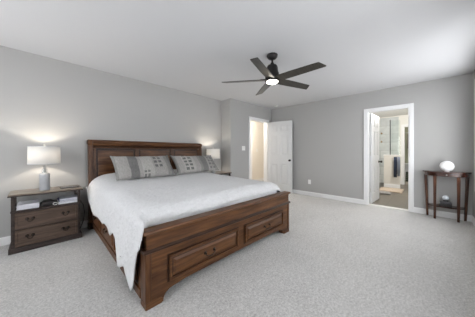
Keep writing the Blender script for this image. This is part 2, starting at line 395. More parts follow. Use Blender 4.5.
def door_leaf(parent, hinge, ang, w, h, knob_side=1, parts=True):
    """six-panel leaf; local x from the hinge to the free edge, thickness along y"""
    MX = Matrix.Translation(Vector((hinge[0], hinge[1], .012))) @ Matrix.Rotation(ang, 4, 'Z')
    m = MB(); t = .036
    m.box(0, w, -t/2+.013, t/2-.013, 0, h, MX)
    st = .105; mid = .09; cols = [(st, (w-mid)/2), ((w+mid)/2, w-st)]
    rows = [(.21, .80), (1.05, 1.60), (1.70, h-.11)]
    for sy0, sy1 in ((-t/2, -t/2+.014), (t/2-.014, t/2)):
        m.box(0, st, sy0, sy1, 0, h, MX).box(w-st, w, sy0, sy1, 0, h, MX).box(cols[0][1], cols[1][0], sy0, sy1, 0, h, MX)
        for z0, z1 in ((0, .21), (.80, 1.05), (1.60, 1.70), (h-.11, h)):
            m.box(cols[0][0], cols[0][1], sy0, sy1, z0, z1, MX).box(cols[1][0], cols[1][1], sy0, sy1, z0, z1, MX)
    for (x0, x1) in cols:
        for (z0, z1) in rows:
            m.raised(x0+.02, x1-.02, z0+.02, z1-.02, -t/2+.013, .010, .025, MX)
            m.raised(x0+.02, x1-.02, z0+.02, z1-.02, -t/2+.013, .010, .025, MX @ Matrix.Scale(-1, 4, Vector((0, 1, 0))))
    leaf = m.build('door_leaf', M_door, parent, bevel=.002, seg=1)
    k = MB()
    for s in (-1, 1):
        R = MX @ Matrix.Translation(Vector((w-.06, s*t/2, .90))) @ Matrix.Rotation(-s*PI/2, 4, 'X')
        k.lathe([(.030, 0), (.030, .006), (.012, .010), (.011, .030), (.024, .038), (.029, .052), (.024, .066), (.008, .072)], n=20, M=R)
    k.build('door_knob', M_bronze, parent, smooth=True)
    for z in (.25, 1.05, 1.80):
        MB().lathe([(.008, 0), (.008, .09)], (0, 0, z), 10, M=MX @ Matrix.Translation(Vector((-.006, 0, 0)))).build('hinge', M_nickel, parent)
    return leaf
door_leaf(d1, (4.735, YB-.03), math.atan2(2.62-3.34, 4.85-4.735), .735, 2.0)
door_leaf(d2, (XB+T+.02, .865), math.radians(-4), .67, 1.98)

# ------------------------------------------------------------------ hall behind the entry door
HY = 4.65
struct(MB().box(XR+T, 7.2, YA+T, HY+T, -.1, .0).box(XB, 7.2, YB+T, YA+T, -.1, .0).build('floor_hall', M_halff))
struct(MB().box(XR+T, 7.2, YA+T, HY+T, HC, HC+.1).box(XB+.001, 7.2, YB+T, YA+T, HC, HC+.1).build('ceiling_hall', M_ceil))
struct(MB().box(XR+T, 7.2, HY, HY+T, 0, HC).build('wall_hall', M_hallw))
struct(MB().box(XR, XR+T, YA+T, HY+T, 0, HC).build('wall_hall_left', M_hallw))
struct(MB().box(7.2, 7.2+T, YB, HY+T, 0, HC).build('wall_hall_right', M_hallw))
struct(MB().box(XB+T, 7.2, YB, YB+T, 0, HC).build('wall_hall_front', M_hallw))
baseboard('baseboard_hall', 'x', XR+T, 7.2, HY, -1)
struct(MB().box(5.50, 5.58, HY-.018, HY, 0, 2.1).build('trim_1', M_trim), 'white door casing upright on the beige hall wall')
point('hall_light', (4.6, 4.1, 2.2), P_HALL, (1, .94, .85), .1)

# ------------------------------------------------------------------ bathroom
BX0, BX1, BY0, BY1 = XB+T, 8.95, -.9, 1.55
CD = (-.22, .54)                       # closet door opening
struct(MB().box(XB, BX1+T, BY0, BY1, -.1, -.003).build('floor_bathroom', M_btile))
struct(MB().box(BX0, BX1, BY0, BY1, HC, HC+.1).build('ceiling_bathroom', plain('white_bath_ceiling', (.8, .8, .78, 1), .9)))
struct(MB().box(BX1, BX1+T, CD[1], BY1+T, 0, HC).box(BX1, BX1+T, BY0-T, CD[0], 0, HC).box(BX1, BX1+T, CD[0], CD[1], 2.04, HC).build('wall_bathroom_back', M_bathw))
struct(MB().box(BX0, BX1, BY1, BY1+T, 0, HC).build('wall_bathroom_left', M_bathw))
struct(MB().box(BX0, BX1, BY0-T, BY0, 0, HC).build('wall_bathroom_right', M_bathw))
struct(MB().box(XB-.004, XB+T, D2[0]+.018, D2[1]-.018, -.05, .012).build('trim_2', M_stone, bevel=.003), 'pale stone threshold under the bathroom door')
d3 = door_root(3)
MB().box(BX1-.018, BX1, CD[1], CD[1]+.07, 0, 2.11).box(BX1-.018, BX1, CD[0]-.07, CD[0], 0, 2.11).box(BX1-.018, BX1, CD[0], CD[1], 2.04, 2.11).box(BX1-.004, BX1+T, CD[1]-.018, CD[1], 0, 2.04).box(BX1-.004, BX1+T, CD[0], CD[0]+.018, 0, 2.04).box(BX1-.004, BX1+T, CD[0]+.018, CD[1]-.018, 2.022, 2.04).build('door_frame', M_trim, d3, bevel=.003)
struct(MB().box(BX1-.012, BX1, .68, BY1, 0, 2.40).build('trim_3', M_marble), 'grey marble shower tiles')
struct(MB().prism([(BX1-.012-q[0], q[1]) for q in base_prof(.13)], CD[1]+.07, .72, 'y').build('baseboard_bathroom', M_trim))
# closet
struct(MB().box(BX1+T, 10.6, -1.2, 1.3, -.1, 0).build('floor_closet', M_halff))
struct(MB().box(BX1+T, 10.6, -1.2, 1.3, HC, HC+.1).build('ceiling_closet', M_ceil))
struct(MB().box(10.6, 10.6+T, -1.2, 1.3, 0, HC).build('wall_closet_back', M_closw))
struct(MB().box(BX1+T, 10.6, 1.3, 1.3+T, 0, HC).build('wall_closet_left', M_closw))
struct(MB().box(BX1+T, 10.6, -1.2-T, -1.2, 0, HC).build('wall_closet_right', M_closw))
point('closet_light', (9.7, .2, 2.25), P_CLOS, (1, .93, .82), .08)
point('bathroom_light', (6.9, .2, 2.3), P_BATH, (1, .965, .91), .12)

# half wall with glass
pw = thing('shower_half_wall', 'beige shower half wall with a glass panel above, beside the open bathroom door', 'half wall', (7.8, .76, 0))
MB().box(0, .12, -.20, .20, -.003, 1.03).build('panel', M_pony, pw, bevel=.004)
MB().box(-.015, .135, -.215, .215, 1.03, 1.055).build('ledge', M_stone, pw, bevel=.004)
MB().box(.055, .063, -.20, .04, 1.055, 2.15).build('glass_panel', glass_mat('shower_glass', (.93, .96, .95, 1)), pw)
MB().box(.050, .068, .035, .055, 1.055, 2.17).build('glass_edge_rail', M_black, pw)
MB().box(-.014, 0, -.20, .20, -.003, .13).build('base_trim', M_trim, pw, bevel=.003)
# rugs
def rug(name, mat, x0, x1, y0, y1, z, label, rz=0):
    m = MB(); nx, ny = 16, 12; V = {}
    for i in range(nx+1):
        for j in range(ny+1):
            a = min(i, nx-i, 2)/2; b = min(j, ny-j, 2)/2
            V[i, j] = m.bm.verts.new((x0+(x1-x0)*i/nx, y0+(y1-y0)*j/ny, z+.03*min(1, a+.25)*min(1, b+.25)))
    for i in range(nx):
        for j in range(ny): m.bm.faces.new((V[i, j], V[i+1, j], V[i+1, j+1], V[i, j+1]))
    o = m.build(name, mat, smooth='all'); s = o.modifiers.new('thick', 'SOLIDIFY'); s.thickness = .012; s.offset = -1
    return tag(o, label, 'rug')
rug('bath_rug', M_rug, 6.95, 7.70, .45, 1.02, .010, 'beige bath rug in front of the shower half wall')
rug('bath_rug', M_rug2, 6.50, 6.86, .66, 1.12, .010, 'small grey bath rug nearer the bathroom door')
# towel rail with towels on the tiled wall
tr = thing('towel_rail', 'metal towel rail on the front of the shower half wall', 'towel rail', (7.8, .63, .96))
MB().tube([(-.07, -.10, 0), (-.07, .12, 0)], .009).tube([(-.07, -.09, 0), (0, -.09, 0)], .007).tube([(-.07, .11, 0), (0, .11, 0)], .007).build('rail', M_nickel, tr, smooth=True)
def towel(y0, y1, zb, mat, label):
    m = MB(); x = 7.8-.07; n = 8; prof = [(-.020, zb), (-.018, .9), (-.012, .972), (0, .984), (.012, .972), (.016, .9), (.018, zb+.1)]
    rows = []
    for k in range(n+1):
        y = y0+(y1-y0)*k/n; w = .007*math.sin(k*1.9)
        rows.append([m.bm.verts.new((x+px+(w if pz < .95 else 0), y, pz)) for px, pz in prof])
    for a, b in zip(rows, rows[1:]):
        for i in range(len(prof)-1): m.bm.faces.new((a[i], a[i+1], b[i+1], b[i]))
    o = m.build('hanging_towel', mat, smooth='all'); s = o.modifiers.new('thick', 'SOLIDIFY'); s.thickness = .008; s.offset = 1
    return tag(o, label, 'towel', 'towels on the bathroom rail')
towel(.625, .705, .36, M_navy, 'dark navy towel hanging on the bathroom rail, left of the paler one')
towel(.555, .615, .40, M_gtow, 'blue grey towel hanging on the bathroom rail, right of the navy one')
# closet shelf and garments
sh = thing('closet_shelf', 'white closet shelf at waist height seen through the bathroom', 'shelf', (10.2, .1, .66))
MB().box(-.3, .4, -.9, 1.15, 0, .025).build('board', M_trim, sh); MB().box(.1, .13, -.9, 1.15, -.66, 0).box(-.28, -.25, .62, .65, -.66, 0).build('support', M_trim, sh)
rod = thing('closet_rod', 'metal hanging rod high in the closet', 'rod', (10.1, .05, 1.9))
MB().tube([(0, -1.25, 0), (0, 1.25, 0)], .014).build('bar', M_nickel, rod, smooth=True)
def garment(y, w, z0, z1, mat, label, x=10.1):
    m = MB(); g = random.Random(int(y*1000)); out = []
    hw = .2
    pts = [(x-hw, z0), (x+hw, z0), (x+hw*.9, z1-.16), (x+hw*1.1, z1-.08), (x+.05, z1), (x-.05, z1), (x-hw*1.1, z1-.08), (x-hw*.9, z1-.16)]
    m.prism(pts, y-w/2, y+w/2, 'y')
    m.tube([(x, y, z1-.02), (x, y, z1+.03), (x+.012, y, z1+.045)], .004)
    return tag(m.build('hanging_garment', mat, bevel=.012), label, 'garment', 'garments in the closet')
garment(.40, .05, 1.45, 1.86, M_cloth1, 'black garment hanging in the closet beyond the bathroom')
garment(.47, .05, 1.28, 1.86, M_cloth2, 'taupe garment hanging in the closet left of the black one')
garment(.32, .05, 1.28, 1.86, M_cloth2, 'taupe garment hanging in the closet right of the black one')
for k, (y, mt, lb) in enumerate(((.46, M_cloth3, 'dark green folded clothes stack under the closet shelf, left'), (.28, M_cloth1, 'black folded clothes stack under the closet shelf, right'))):
    m = MB()
    for q in range(5): m.box(10.0-.11+.008*(q % 2), 10.08+.08, y-.085+.006*(q % 3), y+.08, .002+q*.075, .072+q*.075)
    tag(m.build('folded_clothes', mt, bevel=.02), lb, 'clothes', 'folded clothes in the closet')

# ------------------------------------------------------------------ bed
BO = (1.53, 1.428, 0); BR = math.radians(-.8)
bed = thing('sleigh_bed', 'large walnut-stained wooden sleigh bed with drawers in the low footboard', 'bed', BO, BR)
# footboard body with arched base
def arch_outline(x0, x1, z0, ztop, foot=.170, rise=.080):
    pts = [(x0, z0), (x0+foot*.75, z0)]
    for k in range(7):
        a = PI/2*k/6
        pts.append((x0+foot*.75+foot*.55*(1-math.cos(a)), z0+.012+(rise-.012)*math.sin(a)))
    pts += [(x0+foot*1.9, z0+rise+.012)]
    mir = [(x1-(p[0]-x0), p[1]) for p in pts]
    return pts+mir[::-1]+[(x1, ztop), (x0, ztop)]
fb = MB().prism(arch_outline(-.985, .985, .0, .42), .0, .085, 'y').build('footboard', M_bed, bed, bevel=.004)
# upper frieze, slightly concave
prof = [(.085, .415), (-.006, .415), (-.004, .44), (-.001, .47), (-.001, .51), (-.004, .542), (.085, .542)]
MB().prism(prof, -.985, .985, 'x').build('footboard_frieze', M_bed, bed, bevel=.002)
prof = [(.10, .405), (-.014, .405), (-.020, .412), (-.020, .424), (-.010, .434), (.10, .434)]
MB().prism(prof, -1.008, 1.008, 'x').build('footboard_molding', M_beddark, bed, bevel=.003)
prof = [(.085, .540), (-.010, .540), (-.020, .546), (-.024, .554), (-.020, .563), (-.010, .567), (.08, .567), (.09, .563), (.092, .548)]
MB().prism(prof, -1.008, 1.008, 'x').build('footboard_cap', M_bed, bed, bevel=.003)
for s in (-1, 1):   # base blocks of the bracket feet
    MB().prism([(s*.993, 0), (s*.870, 0), (s*.865, .03), (s*.88, .05), (s*.993, .05)], -.008, .095, 'y').build('bracket_foot', M_bed, bed, bevel=.005)
    MB().box(min(s*.95, s*.994), max(s*.95, s*.994), -.007, .091, .05, .405).build('corner_post', M_bedv, bed, bevel=.004)
def pull(parent, x, z, y, w=.10, M=None, mat=None):
    """bail pull facing -y"""
    m = MB()
    for s in (-1, 1):
        R = Matrix.Translation(Vector((x+s*w/2, y, z+.006))) @ Matrix.Rotation(PI/2, 4, 'X')
        if M is not None: R = M @ R
        m.lathe([(.014, -.004), (.016, .003), (.009, .007), (.007, .018), (.003, .020)], n=14, M=R)
    pts = []
    for k in range(11):
        a = PI*k/10; pts.append(Vector((x-w/2*math.cos(a), y-.016-.006*math.sin(a), z+.004-.030*math.sin(a)**.8)))
    if M is not None: pts = [M @ p for p in pts]
    m.tube(pts, .0042, 7)
    return m.build('pull', mat or M_bronze, parent, smooth=True)
for (x0, x1) in ((-.815, -.055), (.055, .815)):
    m = MB(); z0, z1 = .140, .336
    m.box(x0, x1, -.010, .02, z0, z1)
    b = .018
    for (a0, a1, c0, c1) in ((x0, x1, z1-b, z1), (x0, x1, z0, z0+b), (x0, x0+b, z0+b, z1-b), (x1-b, x1, z0+b, z1-b)): m.box(a0, a1, -.022, -.008, c0, c1)
    m.raised(x0+.028, x1-.028, z0+.028, z1-.028, -.009, .012, .022)
    dr = m.build('drawer', M_bed, bed, bevel=.003)
    mm = MB()   # dark reveal around the drawer
    for (a0, a1, c0, c1) in ((x0-.014, x1+.014, z1, z1+.013), (x0-.014, x1+.014, z0-.010, z0), (x0-.014, x0, z0, z1), (x1, x1+.010, z0, z1)): mm.box(a0, a1, -.004, .004, c0, c1)
    mm.build('drawer_reveal', M_beddark, dr)
    mi = MB(); a_, b_ = .0215, .029
    for (p0, p1, c0, c1) in ((x0+a_, x1-a_, z1-b_, z1-a_), (x0+a_, x1-a_, z0+a_, z0+b_), (x0+a_, x0+b_, z0+b_, z1-b_), (x1-b_, x1-a_, z0+b_, z1-b_)): mi.box(p0, p1, -.0125, -.009, c0, c1)
    mi.build('inner_groove', M_beddark, dr)
    pull(dr, (x0+x1)/2+.0, .235, -.021)
# side rails with storage drawers
for s in (-1, 1):
    m = MB(); xo = s*.985; xi = s*.92
    m.box(min(xo, xi), max(xo, xi), .08, 2.12, .075, .42)
    m.box(min(s*.995, s*.93), max(s*.995, s*.93), .10, 2.12, .035, .10)
    m.box(min(s*.992, s*.93), max(s*.992, s*.93), .08, 2.12, .40, .43)
    rail = m.build('side_rail', M_bed, bed, bevel=.004)
    for (a, b_) in ((.20, .80), (.86, 1.46), (1.52, 2.06)):
        R = Matrix.Translation(Vector((s*.985, (a+b_)/2, 0))) @ Matrix.Rotation(-s*-PI/2 if s > 0 else -PI/2, 4, 'Z')
        w = (b_-a)/2; q = MB()
        q.box(-w, w, -.012, .01, .13, .37, R); q.raised(-w+.025, w-.025, .155, .345, -.011, .012, .022, R)
        dd = q.build('drawer', M_bed, bed, bevel=.003)
        pull(dd, 0, .25, -.022, M=R)
# headboard: S-curved posts, rolled top rail, three framed panels
HBX = -.02
def sprof(t0, t1, off=0):     # y of the front face for height z (sleigh curve)
    pass
def scurve(z):
    t = max(0, min(1, (z-.35)/.97)); return 2.125+.065*t*t*(3-2*t)+.02*max(0, t-.8)
zs = [0, .2, .35]+[.35+.97*k/12 for k in range(1, 12)]
for s in (-1, 1):
    front = [(scurve(z)-.012, z) for z in zs]; back = [(scurve(z)+.055, z) for z in zs[::-1]]
    y = scurve(1.28)
    roll = [(y+.0, 1.25), (y-.012, 1.275), (y-.012, 1.30), (y, 1.322), (y+.025, 1.333), (y+.05, 1.33), (y+.07, 1.31), (y+.072, 1.28)]
    x = HBX+s*.985
    MB().lathe([(.024, -.004), (.034, 0), (.036, .010), (.026, .014), (.012, .016)], n=24, M=Matrix.Translation(Vector((x+s*.028, y+.022, 1.292))) @ Matrix.Rotation(s*PI/2, 4, 'Y')).build('post_scroll', M_beddark, bed, smooth=True)
    MB().prism(front+roll+back, x-.03, x+.03, 'x').build('headboard_post', M_bedv, bed, bevel=.005)
    MB().box(x-.037, x+.037, scurve(0)-.02, scurve(0)+.062, 0, .09).build('headboard_foot', M_beddark, bed, bevel=.006)
zz = [.3+.9*k/12 for k in range(13)]
MB().prism([(scurve(z)+.022, z) for z in zz]+[(scurve(z)+.045, z) for z in zz[::-1]], HBX-.96, HBX+.96, 'x').build('headboard_panel', M_beddark, bed)
for xa, xb in ((-.955, -.915), (-.36, -.295), (.295, .36), (.915, .955)):
    MB().prism([(scurve(z)+.004, z) for z in zz]+[(scurve(z)+.03, z) for z in zz[::-1]], HBX+xa, HBX+xb, 'x').build('headboard_stile', M_bedv, bed, bevel=.006)
for xa, xb in ((-.915, -.36), (-.295, .295), (.36, .915)):
    m = MB(); zf = [.5+.67*k/10 for k in range(11)]
    m.prism([(scurve(z)+.010, z) for z in zf]+[(scurve(z)+.028, z) for z in zf[::-1]], HBX+xa+.022, HBX+xb-.022, 'x')
    m.build('headboard_field', M_bed, bed, bevel=.012)
y = scurve(1.28)
m = MB().prism([(scurve(1.20)-.004, 1.205), (y-.012, 1.238), (y-.030, 1.250), (y-.036, 1.275), (y-.028, 1.300), (y-.006, 1.320), (y+.020, 1.332), (y+.045, 1.330), (y+.064, 1.310), (y+.062, 1.27), (y+.05, 1.24), (y+.04, 1.2)], HBX-.958, HBX+.958, 'x')
m.build('headboard_rail', M_bed, bed, bevel=.004)
MB().prism([(y-.020, 1.240), (y-.026, 1.233), (y-.020, 1.222), (y+.0, 1.220), (y+.0, 1.240)], HBX-.955, HBX+.955, 'x').build('headboard_bead', M_beddark, bed)
# mattress
mt = tag(MB().box(-.95, .95, .14, 2.08, .36, .66).build('mattress', M_sheet, bevel=.06, seg=4), 'white mattress under the bedspread on the sleigh bed', 'mattress')
mt.location = BO; mt.rotation_euler = (0, 0, BR)

# bedspread
def lerp(tab, y):
    if y <= tab[0][0]: return tab[0][1]
    for (a, va), (b, vb) in zip(tab, tab[1:]):
        if y <= b: return va+(vb-va)*(y-a)/(b-a)
    return tab[-1][1]
hemL = [(0.02, .46), (.06, .36), (.14, .20), (.215, .035), (.26, .10), (.34, .20), (.42, .165), (.50, .12), (.545, .125), (.575, .27), (.66, .315), (.78, .345), (.88, .285), (1.0, .34), (1.12, .355), (1.25, .30), (1.42, .345), (1.6, .33), (1.78, .40), (1.95, .50), (2.06, .64)]
hemR = [(0, .45), (.2, .2), (.35, .3), (2.06, .45)]
def topz(y, x):
    z = .695+.02*min(1, y/1.2)
    z += .100*(1/(1+math.exp(-(y-1.72)*11)))*(1 if abs(x) < .8 else .9)
    z += .006*math.sin(3.1*x+1.7*y)+.004*math.sin(7*x-5*y+1)
    return z
m = MB(); rows = []
ys = [.0]+[.035+.02*k for k in range(0, 40)]+[.835+.035*k for k in range(0, 36)]
ys = [v for v in ys if v < 2.085]+[2.085]
NS, NC, NT = 22, 8, 46
XE = .965; RC = .12
for y in ys:
    row = []
    kk = max(0, 1-(y-.09)/.10) if y > .09 else 1.0
    foot = .0
    hl, hr = lerp(hemL, y), lerp(hemR, y)
    zt = topz(y, -XE); RC = .12+.09/(1+math.exp(-(y-1.62)*9))
    # left side
    for i in range(NS):
        t = 1-i/NS           # 1 at hem
        z = (zt-RC)+(hl-(zt-RC))*t
        fold = math.sin(y*23+.6)*.5+math.sin(y*11+2)*.5
        near = math.exp(-((y-.30)/.28)**2)
        x = -XE-.047-.040*min(1, max(0, (y-1.3)/.6))-.018*t-.014*t*fold*(.4+.9*near)-.010*near*t
        row.append((x, y, max(z, .03)))
    for i in range(NC+1):
        a = PI/2*i/NC
        o_ = .047+.040*min(1, max(0, (y-1.3)/.6)); row.append((-XE-o_+(RC+o_-.012)*(1-math.cos(a)), y, zt-RC+RC*math.sin(a)))
    for i in range(1, NT):
        x = -XE+RC+(2*XE-2*RC)*i/NT
        row.append((x, y, topz(y, x)))
    zt = topz(y, XE)
    for i in range(NC+1):
        a = PI/2*(1-i/NC)
        row.append((XE+.012-RC*(1-math.cos(a)), y, zt-RC+RC*math.sin(a)))
    for i in range(1, 9):
        t = i/8; z = (zt-RC)+(hr-(zt-RC))*t
        row.append((XE+.012+.03*t+.01*math.sin(y*17)*t, y, z))
    # foot end: the top surface rolls down behind the footboard
    rr = []
    for (x, yy, z) in row:
        if abs(x) < XE+.02:
            if yy < .26:
                q = (.26-yy)/.26; drop = .145*(1-math.sqrt(max(0, 1-min(1, q*.96)**2)))
                z2 = z-drop if z > .50 else z
                # inside the footboard the cloth stays behind it
                rr.append((x, .098+yy*.62, max(z2, .545) if abs(x) < .95 else z2))
            else: rr.append((x, yy, z))
        else: rr.append((x, yy, z))
    rows.append([m.bm.verts.new(p) for p in rr])
for a, b in zip(rows, rows[1:]):
    for i in range(len(a)-1): m.bm.faces.new((a[i], a[i+1], b[i+1], b[i]))
sp = m.build('bedspread', M_spread, smooth='all')
so = sp.modifiers.new('thick', 'SOLIDIFY'); so.thickness = .008; so.offset = 1
sp.location = BO; sp.rotation_euler = (0, 0, BR)
tag(sp, 'white textured bedspread over the sleigh bed with one long corner hanging near the floor', 'bedspread')

# pillows
def pillow(label, p0, yaw, tilt, w, h, th, mat, roll=0):
    m = MB(); n = 30; k = 16; V = []
    for side in (1, -1):
        g = []
        for i in range(n+1):
            r = []
            for j in range(k+1):
                u = -1+2*i/n; v = -1+2*j/k
                pr = (max(0, 1-abs(u)**3.2)*max(0, 1-abs(v)**2.6))**.5
                sx = 1-.045*(1-abs(v)**2)*abs(u)**2; sz = 1-.05*(1-abs(u)**4)*abs(v)
                wr = .006*math.sin(9*u+4*v)*pr
                sag = -.03*(1-abs(u)**2)*max(0, v)**2
                r.append(m.bm.verts.new((u*w/2*sx, -side*(th/2*pr+.004)+wr, v*h/2*sz+sag)))
            g.append(r)
        V.append(g)
    for g in V:
        for i in range(n):
            for j in range(k): m.bm.faces.new((g[i][j], g[i+1][j], g[i+1][j+1], g[i][j+1]))
    a, b = V
    for i in range(n):
        m.bm.faces.new((a[i][0], b[i][0], b[i+1][0], a[i+1][0])); m.bm.faces.new((a[i][k], a[i+1][k], b[i+1][k], b[i][k]))
    for j in range(k):
        m.bm.faces.new((a[0][j], a[0][j+1], b[0][j+1], b[0][j])); m.bm.faces.new((a[n][j], b[n][j], b[n][j+1], a[n][j+1]))
    o = m.build('pillow', mat, smooth='all')
    o.location = p0; o.rotation_euler = (tilt, roll, yaw)
    return tag(o, label, 'pillow', 'striped shams on the bed')
LG = (.32, .31, .295, 1); MG = (.235, .23, .22, 1); DG = (.175, .172, .168, 1); PG = (.38, .37, .35, 1); XG = (.14, .14, .138, 1)
m1 = sham_mat('striped_sham_left', [(0, MG), (.02, LG), (.20, DG), (.34, LG), (.40, PG), (.60, LG), (.86, MG), (.93, DG), (.97, MG)], [(.62, .79, .28, .98, 2, 4, XG), (.41, .53, .0, .22, 2, 2, DG)], .84, .44)
m2 = sham_mat('striped_sham_right', [(0, MG), (.03, LG), (.14, PG), (.40, LG), (.52, MG), (.58, DG), (.72, LG), (.90, MG)], [(.15, .36, .05, .95, 2, 5, XG), (.75, .93, .05, .95, 2, 5, DG)], .86, .42)
pillow('left striped grey sham pillow with a dark band at its left', (1.165, 3.12, .925), math.radians(1), math.radians(-43), .88, .44, .15, m1, math.radians(0))
pillow('right striped grey sham pillow with two columns of dark squares at its left', (2.12, 3.16, .925), math.radians(-1), math.radians(-43), .91, .42, .15, m2)

# ------------------------------------------------------------------ nightstand
NX, NY = .095, 3.325
ns = thing('nightstand', 'dark grey-brown two-drawer nightstand with open shelf left of the bed', 'nightstand', (NX, NY, 0), 0, 'nightstands by the bed')
hw, dp = .304, .355
MB().box(-hw-.022, hw+.022, -.012, dp, .642, .662).build('tabletop', M_nighttop, ns, bevel=.004)
MB().box(-hw-.025, hw+.025, -.015, dp, .634, .648).build('tabletop_edge', M_nightd, ns, bevel=.003)
for sx in (-1, 1):
    for y0 in (0, dp-.05):
        MB().box(sx*hw-(.028 if sx > 0 else 0), sx*hw+(.028 if sx < 0 else 0), y0, y0+.035, .05, .636).build('corner_post', M_nightd, ns, bevel=.003)
MB().box(-hw+.005, hw-.005, .006, dp-.006, .05, .455).build('carcass', M_nightd, ns)
MB().box(-hw-.004, hw+.004, -.006, dp-.002, .452, .474).build('shelf', M_nightd, ns, bevel=.003)
MB().prism([(-.024, 0), (-.024, .030), (-.014, .042), (-.010, .055), (dp, .055), (dp, 0)], -hw-.018, hw+.018, 'x').build('plinth', M_nightd, ns, bevel=.003)
for z0, z1 in ((.066, .250), (.262, .446)):
    m = MB().box(-hw+.033, hw-.033, -.010, .02, z0, z1)
    b = .022
    for (a0, a1, c0, c1) in ((-hw+.030, hw-.030, z1-b, z1), (-hw+.030, hw-.030, z0, z0+b), (-hw+.030, -hw+.030+b, z0+b, z1-b), (hw-.030-b, hw-.030, z0+b, z1-b)): m.box(a0, a1, -.016, -.008, c0, c1)
    dr = m.build('drawer', M_night, ns, bevel=.002)
    for sx in (-.155, .155): pull(dr, sx, (z0+z1)/2+.008, -.010, .048, mat=M_bronze)
ns2 = dup(ns, (2.90, NY+.01, 0), label='nightstand mostly hidden behind the far side of the bed')
# ------------------------------------------------------------------ lamps
def lamp(loc, label):
    L_ = thing('table_lamp', label, 'lamp', loc, 0, 'table lamps beside the bed')
    prof = [(.045, 0), (.051, .004), (.051, .012)]
    n = 11
    for k in range(n):
        z = .014+k*.0172; prof += [(.047, z), (.051, z+.004), (.051, z+.013), (.047, z+.0170)]
    prof += [(.044, .206), (.040, .213), (.02, .215)]
    MB().lathe(prof, n=36).build('base', M_silver, L_, smooth=True)
    MB().lathe([(.020, .215), (.028, .219), (.028, .265), (.020, .270), (.014, .273)], n=28).build('neck', glass_mat('lamp_neck_glass', (.85, .88, .9, 1), .05), L_, smooth=True)
    MB().lathe([(.010, .214), (.010, .29), (.016, .30), (.016, .330), (.010, .335)], n=20).build('socket', M_nickel, L_, smooth=True)
    bz = .383
    MB().lathe([(.012, -.05), (.016, -.03), (.026, -.005), (.029, .015), (.022, .036), (.004, .044)], (0, 0, bz), n=18).build('bulb', M_bulb, L_, smooth='all')
    h = MB()
    for sx in (-1, 1): h.tube([(sx*.012, 0, .328), (sx*.045, 0, .365), (sx*.050, 0, .44), (sx*.03, 0, .515), (0, 0, .545)], .002, 6)
    for k in range(3):
        a = 2*PI*k/3+.3; h.tube([(0, 0, .545), (.150*math.cos(a), .150*math.sin(a), .545)], .0018, 6)
    h.build('harp', M_nickel, L_, smooth=True)
    MB().lathe([(.003, .543), (.004, .558), (.010, .565), (.012, .573), (.008, .583), (.002, .586)], n=16).build('finial', M_nickel, L_, smooth=True)
    s = MB(); R = .152
    s.lathe([(R, .335), (R-.004, .548)], n=48, cap=False)
    so = s.build('lamp_shade', M_shade, L_, smooth='all'); q = so.modifiers.new('t', 'SOLIDIFY'); q.thickness = .0012
    for z, r in ((.335, R+.0006), (.548, R-.0034)):
        MB().lathe([(r, z-.004), (r+.001, z-.004), (r+.001, z+.004), (r, z+.004), (r, z-.004)], n=48, cap=False).build('shade_trim', M_sheet, so, smooth='all')
    pl = point('lamp_glow', (0, 0, .438), P_LAMP, (1, .90, .77), .03); pl.parent = L_
    return L_
lamp((.062, 3.47, .662), 'table lamp with ribbed silver base on the near nightstand, white drum shade lit')
l2 = lamp((2.775, 3.46, .662), 'table lamp past the far pillow, only its lit white drum shade showing')

# things on and in the nightstand
m = MB()
for k in range(6): m.box(-.170+.004*(k % 3), .012+.003*(k % 2), 3.345+.004*((k*2) % 3), 3.60, .4745+k*.0095, .4745+k*.0095+.0088)
tag(m.build('paper_stack', M_paper, bevel=.001), 'stack of white papers at the left of the nightstand shelf', 'papers')
def book(x0, x1, y0, y1, z0, th, mat, label, rz=0):
    b = thing('book', label, 'book', ((x0+x1)/2, (y0+y1)/2, z0), rz, 'books on the nightstand shelf')
    w, d = (x1-x0)/2, (y1-y0)/2
    MB().box(-w, w, -d, d, 0, .003).box(-w, w, -d, d, th-.003, th).box(-w, -w+.003, -d, d, .003, th-.003).build('cover', mat, b, bevel=.001)
    MB().box(-w+.004, w-.006, -d+.005, d-.005, .003, th-.003).build('pages', M_page, b)
book(.185, .385, 3.35, 3.60, .4745, .026, M_plastic, 'white book at the bottom of the right pile on the nightstand shelf')
book(.19, .375, 3.352, 3.60, .501, .018, M_blue, 'blue book in the middle of the right pile on the nightstand shelf', .04)
book(.20, .385, 3.35, 3.59, .5195, .018, plain('pale_book_cover', (.5, .52, .6, 1), .5), 'pale blue-grey book on top of the right pile on the nightstand shelf', -.05)
tag(MB().prism([(.02, .4745), (.17, .4745), (.165, .50), (.12, .53), (.05, .525), (.022, .50)], 3.36, 3.52, 'y').build('dark_pouch', M_dark, bevel=.012, seg=3), 'dark pouch in the middle of the nightstand shelf', 'pouch')
cb = []
for k in range(40): 
    a = k*.9; cb.append((.155+.022*math.cos(a), 3.345+.006*math.sin(k*1.7), .494+.016*math.sin(a)))
tag(MB().tube(cb, .003, 6).build('coiled_cable', M_plastic, smooth=True), 'small white coiled cable in front of the dark pouch', 'cable')
tb = thing('tablet', 'dark tablet lying at the right end of the near nightstand top', 'tablet', (.30, 3.47, .662), math.radians(4))
MB().box(-.095, .095, -.065, .065, 0, .009).build('case', M_dark, tb, bevel=.003); MB().box(-.085, .085, -.055, .055, .009, .0098).build('screen', plain('dark_screen', (.02, .02, .025, 1), .12), tb)
tag(MB().tube([(.405, 3.66, .45), (.43, 3.60, .44), (.46, 3.56, .38), (.475, 3.56, .27), (.47, 3.60, .15), (.45, 3.66, .05), (.44, 3.68, .012)], .005, 8).build('power_cord', M_black, smooth=True), 'dark power cord curving down between nightstand and bed', 'cord')

